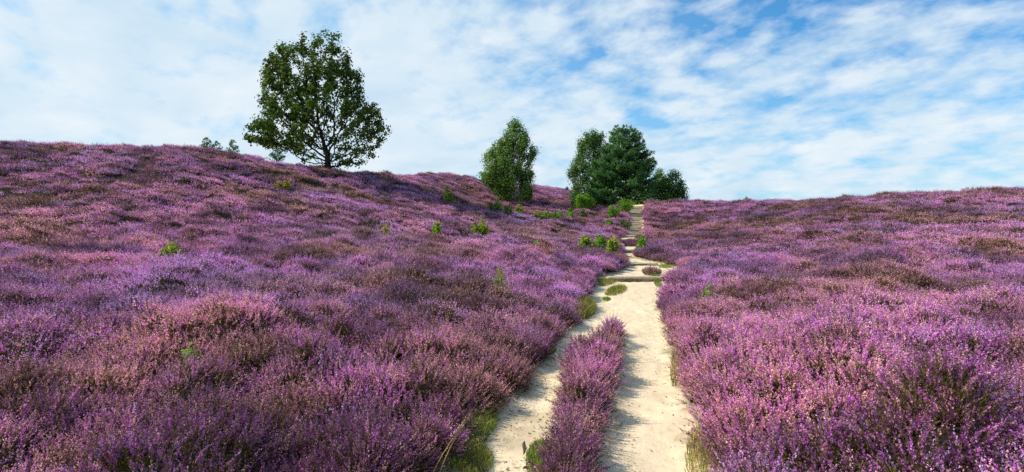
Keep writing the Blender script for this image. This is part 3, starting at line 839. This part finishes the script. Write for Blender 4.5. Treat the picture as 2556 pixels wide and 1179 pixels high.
SAP = [ # px, py(base on heather tops), height px, width px, leaf, label, kwargs
 (1122, 503, 32, 34, 'lime_leaf', 'pale green birch sapling in the oak shadow left of the lone birch', {}),
 (1226, 528, 20, 26, 'grey_leaf', 'dull green low sapling in heather just below the lone birch', {}),
 (1243, 530, 26, 18, 'bright_leaf', 'bright green sapling in heather just below the lone birch', {}),
 (1270, 540, 26, 16, 'grey_leaf', 'slim dull green sapling right below the lone birch', {}),
 (1294, 536, 22, 14, 'lime_leaf', 'slim yellow green sapling right of the slim dull one', {}),
 (1345, 546, 12, 24, 'lime_leaf', 'low pale sapling, leftmost of the row below the birch shadow', {}),
 (1368, 547, 16, 24, 'bright_leaf', 'low bright sapling, second in the row below the birch shadow', {}),
 (1392, 548, 18, 26, 'bright_leaf', 'low bright spreading sapling in the middle of the row below the birch shadow', {}),
 (1420, 543, 18, 18, 'bright_leaf', 'upright bright sapling below the big round shrub', {}),
 (1452, 542, 16, 22, 'grey_leaf', 'dull green sapling directly below the round bright shrub', {}),
 (1457, 524, 40, 48, 'bright_leaf', 'large round bright green shrub standing left of the grove', dict(stems=12, per=8, lf=.12, dens=2, name='shrub', cat='shrub', spread=.10)),
 (1532, 543, 28, 36, 'bright_leaf', 'bright green shrub left of the upper timber steps', dict(stems=9, per=7, lf=.11, name='shrub', cat='shrub')),
 (1560, 527, 30, 44, 'bright_leaf', 'light green shrub beside the top of the timber steps', dict(stems=10, per=7, lf=.11, name='shrub', cat='shrub')),
 (1510, 508, 18, 50, 'bush_leaf', 'low olive green shrub along the foot of the grove', dict(stems=9, per=7, lf=.11, name='shrub', cat='shrub')),
 (1521, 566, 16, 12, 'bright_leaf', 'small bright sapling in heather midway down beside the steps', {}),
 (1559, 566, 14, 28, 'grey_leaf', 'grey green low shrub left of the middle of the steps', dict(stems=7, name='shrub', cat='shrub')),
 (1604, 622, 28, 18, 'bright_leaf', 'small leafy shrub at the foot of the long steps', dict(stems=6, name='shrub', cat='shrub')),
 (1184, 594, 22, 24, 'lime_leaf', 'shorter yellow green sapling of the pair on the open slope', dict(stems=5)),
 (1206, 596, 42, 34, 'lime_leaf', 'taller yellow green sapling of the pair on the open slope', dict(stems=6, per=7)),
 (1090, 588, 20, 12, 'lime_leaf', 'single slim yellow green sapling left of the sapling pair', {}),
 (1467, 625, 34, 34, 'lime_leaf', 'tall loose green sapling left of the path by the upper log', dict(stems=6)),
 (1500, 628, 30, 30, 'bright_leaf', 'bright green sapling in the middle of the three by the upper log', dict(stems=5)),
 (1524, 636, 28, 30, 'lime_leaf', 'yellowish green sapling closest to the path by the upper log', dict(stems=5)),
 (1343, 632, 14, 12, 'bright_leaf', 'tiny green sapling with few leaves on the middle slope', dict(stems=2)),
 (1368, 632, 10, 14, 'bright_leaf', 'tiny sprawling sapling right of the tiny green one', dict(stems=2)),
 (1255, 648, 12, 10, 'yellow_leaf', 'very small yellow green sapling low on the middle slope', dict(stems=2)),
 (1249, 748, 56, 30, 'lime_leaf', 'bright yellow green sapling rising from near heather left of the path', dict(stems=4, lf=.06, per=6, spread=.05)),
 (712, 468, 10, 26, 'yellow_leaf', 'bright yellow low sapling on the slope below the oak', dict(stems=4)),
 (963, 545, 8, 8, 'yellow_leaf', 'tiny yellow sapling far left on the middle slope', dict(stems=2)),
 (962, 592, 10, 10, 'yellow_leaf', 'thin yellow sprig of a sapling below the tiny yellow one', dict(stems=2)),
 (425, 645, 14, 36, 'lime_leaf', 'low green sapling at the far left edge of the slope', dict(stems=5)),
 (1775, 742, 2, 26, 'bright_leaf', 'low green leafy seedling in heather right of the path', dict(stems=5, lf=.06, spread=.05)),
 (480, 940, 14, 30, 'bright_leaf', 'bright green seedling down in dark heather at the lower left', dict(stems=4, lf=.05, spread=.04)),
 (1862, 503, 10, 18, 'lime_leaf', 'small green sapling on the skyline of the right slope', dict(d=54)),
 (1413, 476, 8, 16, 'grey_leaf', 'tiny grey green sapling on the skyline between birch and grove', dict(d=80)),
]
for i, (px, py, hp, wp, mt, lab, kw) in enumerate(SAP):
    sapling(px, py, hp, wp, mt, lab, seed=i, **kw)

# ------------------------------------------------------------------ grass tufts and small heather bushes
def tuft(cx, cy, rx, ry, h, n, mat, label, rot=0.0, name='grass_tuft', cat='grass', lean=.35, w=.006, seed=0, mat2=None):
    rng = np.random.default_rng(seed + 300)
    t_z = path_z(cx, cy)
    a = rng.uniform(0, 2 * pi, n); q = np.sqrt(rng.uniform(0, 1, n))
    lx, ly = np.cos(a) * q * rx, np.sin(a) * q * ry
    bx, by = lx * math.cos(rot) - ly * math.sin(rot), lx * math.sin(rot) + ly * math.cos(rot)
    zb = path_surf(cx + bx, cy + by)[0] - t_z
    sdv = sd_path(cx + bx, cy + by)
    zb = np.where(sdv > .3, ground(cx + bx, cy + by, sdv) - t_z, zb) - .005
    hh = h * rng.uniform(.5, 1.15, n) * (1 - .5 * q ** 2)
    d = rng.normal(0, lean, (n, 2)); th = rng.uniform(0, pi, n); wx = np.stack([np.cos(th), np.sin(th)], -1) * w
    B = np.stack([bx, by, zb], -1)
    mid = B + np.stack([d[:, 0] * hh * .35, d[:, 1] * hh * .35, hh * .6], -1)
    tip = B + np.stack([d[:, 0] * hh, d[:, 1] * hh, hh * (1 - .25 * np.hypot(d[:, 0], d[:, 1]).clip(0, 2))], -1)
    W3 = np.c_[wx, np.zeros(n)]
    V = np.stack([B - W3, B + W3, mid + W3 * .8, mid - W3 * .8, tip + W3 * .12, tip - W3 * .12], 1).reshape(-1, 3)
    o = np.arange(n)[:, None] * 6
    Fq = np.concatenate([o + [[0, 1, 2, 3]], o + [[3, 2, 4, 5]]], 0)
    mi = None; ms = [M[mat]]
    if mat2: ms.append(M[mat2]); mi = np.tile((rng.uniform(size=n) < .4).astype(int), 2)
    ob = link(name, new_mesh(name, V, Fq, ms, mi), loc=(cx, cy, t_z))
    tag(ob, label, cat, 'grass tufts along the sandy path')
    return ob
def P(px, py):      # a pixel on the path floor
    d = np.geomspace(3, 58, 900); z = EYE - (py - CY) / F * d
    i = np.nonzero(z <= stepped(d))[0][0]
    return (px - CX) / F * d[i], d[i]
x, y = P(1452, 782); tuft(x, y, .34, 1.1, .42, 1700, 'dry_grass', 'tall yellow dry grass at the left edge of the path junction', rot=-.25, seed=1, mat2='grass')
x, y = P(1503, 708); tuft(x, y, .42, .9, .16, 1300, 'grass', 'short green grass beside the left end of the lowest log', rot=-.5, seed=2, mat2='dry_grass')
x, y = P(1538, 728); tuft(x, y, .28, 1.1, .20, 1100, 'grass', 'olive green grass tuft on bare sand left of the path middle', rot=-.35, seed=3, mat2='dry_grass')
x, y = P(1514, 748); tuft(x, y, .12, .26, .09, 260, 'grass', 'small olive grass tuft below the larger one on the sand', seed=4)
x, y = P(1639, 697); tuft(x, y, .13, 2.2, .11, 1300, 'grass', 'narrow green grass strip crossing the right end of the lowest log', rot=-.16, seed=5)
x, y = P(1672, 664); tuft(x, y, .45, 1.8, .13, 1700, 'grass', 'low green grass where the right bypass meets the heather', rot=-.35, seed=6)
x, y = P(1195, 1085); tuft(x - .08, y + .1, .24, .80, .15, 2600, 'grass', 'lush green grass at the left edge of the left track', rot=-.15, seed=7, mat2='dry_grass', w=.0035, lean=.55)
x, y = P(1165, 1150); tuft(x - .02, y, .26, .40, .13, 1800, 'dry_grass', 'pale dry grass at the bottom left of the left track', seed=8, mat2='grass', w=.0035)
x, y = P(1352, 1160); tuft(x, y, .14, .50, .12, 1700, 'grass', 'mossy green grass at the foot of the heather strip', seed=9, mat2='moss', w=.0035)
x, y = P(1305, 1140); tuft(x + .05, y - .3, .06, .04, .03, 140, 'moss', 'tiny olive grass patch on the left track floor', seed=10, w=.003)
x, y = P(1360, 890); tuft(x, y, .14, .55, .14, 900, 'grass', 'green grass fringe under heather at the bend of the left track', rot=-.3, seed=11, w=.004)
x, y = P(1718, 1150); tuft(x + .14, y, .16, .85, .19, 620, 'dry_grass', 'straw coloured grass fringe along the right edge of the near path', rot=-.3, seed=12, mat2='grass', w=.003)
x, y = P(1655, 905); tuft(x + .24, y, .10, 1.7, .20, 600, 'dry_grass', 'straw coloured grass fringe halfway along the right edge of the path', rot=-.3, seed=13, mat2='grass', w=.004)

# ---- lone stalks and a root
def stalk(px, py, h, lean, label, seed, d):
    rng = np.random.default_rng(seed)
    x = (px - CX) / F * d; z = gz(x, d)
    t = np.linspace(0, 1, 12)
    P_ = np.stack([lean[0] * t ** 1.6, lean[1] * t ** 1.6, h * t], -1)
    V, Fq = tubes(P_, np.arange(-1, 11), .0035 * (1 - t) + .0018, 5)
    n = 40; k = rng.uniform(.75, 1, n); p = np.stack([np.interp(k, t, P_[:, i]) for i in range(3)], -1)
    V2 = diamond(p, rng.normal(0, .4, (n, 3)) + [0, 0, 1], rng.normal(0, 1, (n, 3)), np.full(n, .03), np.full(n, .006))
    o = link('grass_stalk', new_mesh('grass_stalk', np.r_[V, V2], np.r_[Fq, np.arange(n * 4).reshape(-1, 4) + len(V)], [M['dry_grass']]), loc=(x, d, z))
    tag(o, label, 'grass', 'dry grass stalks standing in the heather')
stalk(2064, 1140, .95, (.03, .05), 'tall thin straw coloured stalk rising from heather at the lower right', 1, 4.6)
stalk(1062, 1179, .62, (.34, .10), 'straw coloured stalk leaning over the grass by the left track', 2, 4.55)
stalk(1085, 1179, .55, (.22, .06), 'shorter leaning stalk right beside the other one by the left track', 3, 4.6)
stalk(530, 960, .75, (.22, .05), 'long pale stalk leaning right in dark heather at the left', 4, 6.3)

x, y = P(1305, 1120)
tt = np.linspace(0, 1, 14); rp = np.stack([.006 * np.sin(tt * 7) + .02 * tt, tt * .42 - .2, .014 * np.sin(tt * pi) - .008], -1)
V, Fq = tubes(rp, np.arange(-1, 13), .010 * np.sin(tt * pi) + .003, 7)
tag(link('tree_root', new_mesh('tree_root', V, Fq, [M['stem']], smooth=True), loc=(x, y, path_z(x, y) + .006)), 'dark bare root poking from the left track floor', 'root')

# heather litter and bits of twig lying on the sand
def litter():
    rng = np.random.default_rng(91); n = 26000
    y = 3.2 * np.exp(rng.uniform(0, math.log(44 / 3.2), n))
    l, r = np.interp(y, _dL, _eL), np.interp(y, _dL, _eR); x = l + (r - l) * rng.uniform(0, 1, n)
    z, ind = path_surf(x, y)
    left = (x < np.interp(y, ISL[:, 0], (ISL[:, 1] + ISL[:, 2]) / 2)) & (y < 12.5)
    pr = np.exp(-np.maximum(ind, 0) / .13) * .55 + np.where(left, .16, .015) * (fbm(x * 2.2, y * 1.6, 33, 2) > .48)
    k = (ind > .02) & (rng.uniform(size=n) < pr); x, y, z = x[k], y[k], z[k]; m = len(x)
    ax = rng.normal(0, 1, (m, 3)); ax[:, 2] *= .12
    up = rng.normal(0, .3, (m, 3)) + [0, 0, 1]
    ln = rng.uniform(.012, .05, m); wd = rng.uniform(.004, .012, m) * (1 + y / 16)
    V = diamond(np.stack([x, y, z + .008], -1), ax, up, ln * (1 + y / 25), wd)
    o = link('leaf_litter', new_mesh('leaf_litter', V, np.arange(m * 4).reshape(-1, 4), [leaf_mat('heather_litter', (.05, .035, .02), (.14, .09, .055), (.34, .22, .15), .1, 4)]))
    tag(o, 'brown heather litter scattered over the sandy path', 'litter', kind='stuff')
litter()

# small heather bushes that stand in the path
def heather_bush(px, py, w, l, h, label, seed, tint):
    rng = np.random.default_rng(seed); x, y = P(px, py)
    n = int(420 * w * l / .3); Vs, mi = [], []
    a = rng.uniform(0, 2 * pi, n); q = np.sqrt(rng.uniform(0, 1, n))
    b = np.stack([np.cos(a) * q * w * .8, np.sin(a) * q * l * .8, np.zeros(n)], -1)
    b[:, 2] = path_surf(x + b[:, 0], y + b[:, 1])[0] - path_z(x, y) - .01
    d = nz(np.stack([np.cos(a) * q * .8, np.sin(a) * q * .8, np.full(n, 1.)], -1) + rng.normal(0, .15, (n, 3)))
    L = h * (1 - .4 * q ** 2) * rng.uniform(.8, 1.1, n)
    Vs.append(diamond(b + d * (L * .35)[:, None], d, rng.normal(0, 1, (n, 3)), L * .75, np.full(n, .016))); mi.append(np.ones(n))
    for k in range(14):
        t = rng.uniform(.45, 1, n); Vs.append(diamond(b + d * (L * t)[:, None] + rng.normal(0, .012, (n, 3)), d + rng.normal(0, .7, (n, 3)), rng.normal(0, 1, (n, 3)), np.full(n, .035), np.full(n, .022))); mi.append(np.zeros(n))
    V = np.concatenate(Vs); m = len(V) // 4
    o = link('heather_bush', new_mesh('heather_bush', V, np.arange(m * 4).reshape(-1, 4), [tint, M['moss']], np.concatenate(mi)), loc=(x, y, path_z(x, y)))
    tag(o, label, 'heather')
hm1 = leaf_mat('heather_bush_flower', (.16, .075, .12), (.30, .13, .27), (.42, .24, .38), .3, 3)
hm2 = leaf_mat('heather_bush_faded', (.20, .10, .10), (.34, .20, .21), (.45, .30, .32), .3, 3)
heather_bush(1627, 686, .30, .6, .34, 'small faded heather bush on the sand between two logs', 1, hm2)
heather_bush(1579, 614, .55, 1.0, .55, 'round purple heather bush in the path below the long steps', 2, hm1)

# ------------------------------------------------------------------ timber
def log_mesh(length, r, seed, square=.0, sides=14, segs=26):
    rng = np.random.default_rng(seed); ph = rng.uniform(0, 6, 4)
    t = np.linspace(0, 1, segs); th = np.arange(sides) / sides * 2 * pi
    T, A = np.meshgrid(t, th, indexing='ij')
    rr = r * (1 + .07 * np.sin(3 * A + ph[0] + 2 * T) + .06 * np.sin(T * 9 + ph[1]) + .04 * np.sin(5 * A + T * 17 + ph[2]) + rng.normal(0, .02, T.shape))
    rr *= 1 - .35 * np.maximum(0, 1 - np.minimum(T, 1 - T) * length / .035) ** 2
    sag = .015 * np.sin(T * pi + ph[3])
    V = np.stack([(T - .5) * length, rr * np.cos(A), rr * np.sin(A) + sag], -1).reshape(-1, 3)
    i = np.arange(segs * sides).reshape(segs, sides); j = np.roll(i, -1, 1)
    Fq = np.stack([i[:-1], j[:-1], j[1:], i[1:]], -1).reshape(-1, 4)
    c0, c1 = len(V), len(V) + 1
    V = np.r_[V, [[-.5 * length, 0, 0], [.5 * length, 0, 0]]]
    ends = [[c0, i[0, (k + 1) % sides], i[0, k], i[0, k - 1]] for k in range(0, sides, 2)] + [[c1, i[-1, k - 1], i[-1, k], i[-1, (k + 1) % sides]] for k in range(0, sides, 2)]
    return V, np.r_[Fq, np.array(ends)]
LOGS = [(21.0, 1512, 1657, .065, 'long weathered log step, lowest and widest across the sandy path', 0.015),
        (27.0, 1562, 1641, .065, 'second log step up, below the bend in the path', 0.0),
        (36.0, 1552, 1596, .07, 'third log step up, narrow with a mossy face', 0.0),
        (43.0, 1540, 1580, .085, 'short log step nearest the foot of the long steps', 0.02)]
for i, (d, xa, xb, r, lab, yaw) in enumerate(LOGS):
    x0, x1 = (xa - CX) / F * d, (xb - CX) / F * d
    V, Fq = log_mesh(x1 - x0, r, i)
    o = link('log_step', new_mesh('log_step', V, Fq, [M['timber']], smooth=True), loc=((x0 + x1) / 2, d - .04, float(prof(d)) - r * .35))
    o.rotation_euler = (0, 0, yaw); tag(o, lab, 'log', 'log steps across the sandy path')
    n0 = path_z(0, d - .2)
    if i < 3:
        tuft((x0 + x1) / 2 + (-.1, -.15, 0)[i], d - .17, (x1 - x0) * (.24, .30, .40)[i], .05, .09, (260, 320, 240)[i], 'moss',
             ('mossy grass along the foot of the lowest log step', 'dark mossy grass along the foot of the second log step', 'mossy grass along the foot of the third log step')[i], seed=40 + i)
sd0 = STEP_D[5]
st = thing('timber_steps', ((float(np.interp(sd0, _dL, _eL)) + float(np.interp(sd0, _dL, _eR))) / 2, sd0, float(prof(sd0))), 'long flight of weathered timber steps climbing to the grove', 'steps')
for i, d in enumerate(STEP_D[5:]):
    xl, xr = float(np.interp(d, _dL, _eL)) + .02, float(np.interp(d, _dL, _eR)) - .02
    V, Fq = log_mesh(xr - xl + R.uniform(-.15, .15), .07, 50 + i, segs=12)
    V = V + (np.array([(xl + xr) / 2, d - .03, float(prof(d)) - .05]) - np.array(st.location)) + [R.normal(0, .06), R.normal(0, .02), R.normal(0, .015)]
    link('step', new_mesh('step', V, Fq, [M['timber']], smooth=True), st)

# ------------------------------------------------------------------ sky, sun, camera
SUN_EL, SUN_AZ = radians(43), radians(-84)      # azimuth from +Y, clockwise; the sun stands at the left
w = bpy.data.worlds.new('World'); SC.world = w; w.use_nodes = True
w.node_tree.nodes.clear(); T = NT(w.node_tree)
out = T.n('ShaderNodeOutputWorld')
sky = T.n('ShaderNodeTexSky', sky_type='NISHITA', sun_disc=False, sun_elevation=SUN_EL, sun_rotation=SUN_AZ, air_density=1.0, dust_density=.6, ozone_density=2.0)
co = T.n('ShaderNodeTexCoord').outputs['Generated']
sx = T.n('ShaderNodeSeparateXYZ', ins={0: co})
dz = T.math('ADD', T.math('MAXIMUM', sx.outputs[2], 0.0), .30)
ux, uy = T.math('DIVIDE', sx.outputs[0], dz), T.math('DIVIDE', sx.outputs[1], dz)
cv = T.n('ShaderNodeCombineXYZ', ins={0: ux, 1: uy, 2: 0.0}).outputs[0]
rot_ = T.n('ShaderNodeMapping', ins={'Vector': cv, 'Rotation': (0, 0, radians(48)), 'Location': (3.1, 1.7, 0)}).outputs[0]
warp = T.n('ShaderNodeMapping', ins={'Vector': rot_, 'Scale': (.95, 1.08, 1)}).outputs[0]
n_big = T.noise(warp, 1.1, 2, .5, .2)
n_mid = T.noise(warp, 4.6, 4, .55, .15)
n_fine = T.noise(warp, 15.0, 4, .6, .1)
puff = T.n('ShaderNodeTexVoronoi', feature='SMOOTH_F1', ins={'Vector': T.n('ShaderNodeMixRGB', ins={0: .06, 1: warp, 2: T.n('ShaderNodeTexNoise', ins={'Vector': warp, 'Scale': 9.0}).outputs[1]}).outputs[0], 'Scale': 9.0, 'Smoothness': .6}).outputs[0]
dens = T.math('ADD', T.math('ADD', T.math('MULTIPLY', n_big, .34), T.math('MULTIPLY', n_mid, .85)), T.math('MULTIPLY', n_fine, .45))
dens = T.math('ADD', dens, T.math('MULTIPLY', T.math('SUBTRACT', .42, puff), .30))
# clearer sky high on the right, thicker veil towards the left and the horizon
clear = T.math('ADD', T.math('MULTIPLY', T.math('MAXIMUM', T.math('ADD', sx.outputs[0], .30), 0.0), .20), T.math('MULTIPLY', sx.outputs[2], .44))
cover = T.math('SUBTRACT', dens, T.math('SUBTRACT', clear, .298))
mask = T.ramp(cover, [(.66, (.06, .06, .06)), (.78, (.40, .40, .40)), (.92, (.78, .78, .78)), (1, (.94, .94, .94))])
shade = T.noise(warp, 3.0, 5, .55, .2)
cloud = T.ramp(shade, [(.30, (6.1, 7.8, 9.1)), (.5, (7.4, 8.6, 9.5)), (.7, (8.8, 9.4, 9.8))])
blue = T.mix(1.0, sky.outputs[0], (.30, 1.22, 1.75), 'MULTIPLY')
haze = T.n('ShaderNodeMapRange', ins={0: sx.outputs[2], 1: .0, 2: .30, 3: .72, 4: 0.0}).outputs[0]
blue = T.mix(haze, blue, (4.6, 7.3, 9.1))
veil = T.n('ShaderNodeMapRange', ins={0: sx.outputs[0], 1: .40, 2: -.30, 3: 0.0, 4: .55}).outputs[0]
blue = T.mix(veil, blue, (3.7, 6.8, 9.2))
colr = T.mix(mask, blue, cloud)
bg = T.n('ShaderNodeBackground', ins={'Color': colr, 'Strength': .1})
T.t.links.new(bg.outputs[0], out.inputs[0])

sun = bpy.data.lights.new('sun', 'SUN'); sun.energy = 5.0; sun.angle = radians(.5); sun.color = (1, .925, .81)
so = bpy.data.objects.new('sun', sun); COL.objects.link(so)
from mathutils import Vector
dirv = Vector((math.sin(SUN_AZ) * math.cos(SUN_EL), math.cos(SUN_AZ) * math.cos(SUN_EL), math.sin(SUN_EL)))
so.rotation_euler = dirv.to_track_quat('Z', 'Y').to_euler(); so.location = (-20, 0, 30)

cam = bpy.data.cameras.new('camera'); cam.sensor_width = 36; cam.lens = 36 * F / 2556; cam.clip_start = .05; cam.clip_end = 8000
co_ = bpy.data.objects.new('camera', cam); COL.objects.link(co_)
co_.location = (0, 0, EYE); co_.rotation_euler = (pi / 2, 0, 0)
SC.camera = co_
SC.view_settings.view_transform = 'Standard'; SC.view_settings.look = 'None'; SC.view_settings.exposure = 0
SC.render.engine = 'CYCLES'
SC.cycles.max_bounces = 6; SC.cycles.diffuse_bounces = 3; SC.cycles.transmission_bounces = 4; SC.cycles.transparent_max_bounces = 4
SC.cycles.use_denoising = False
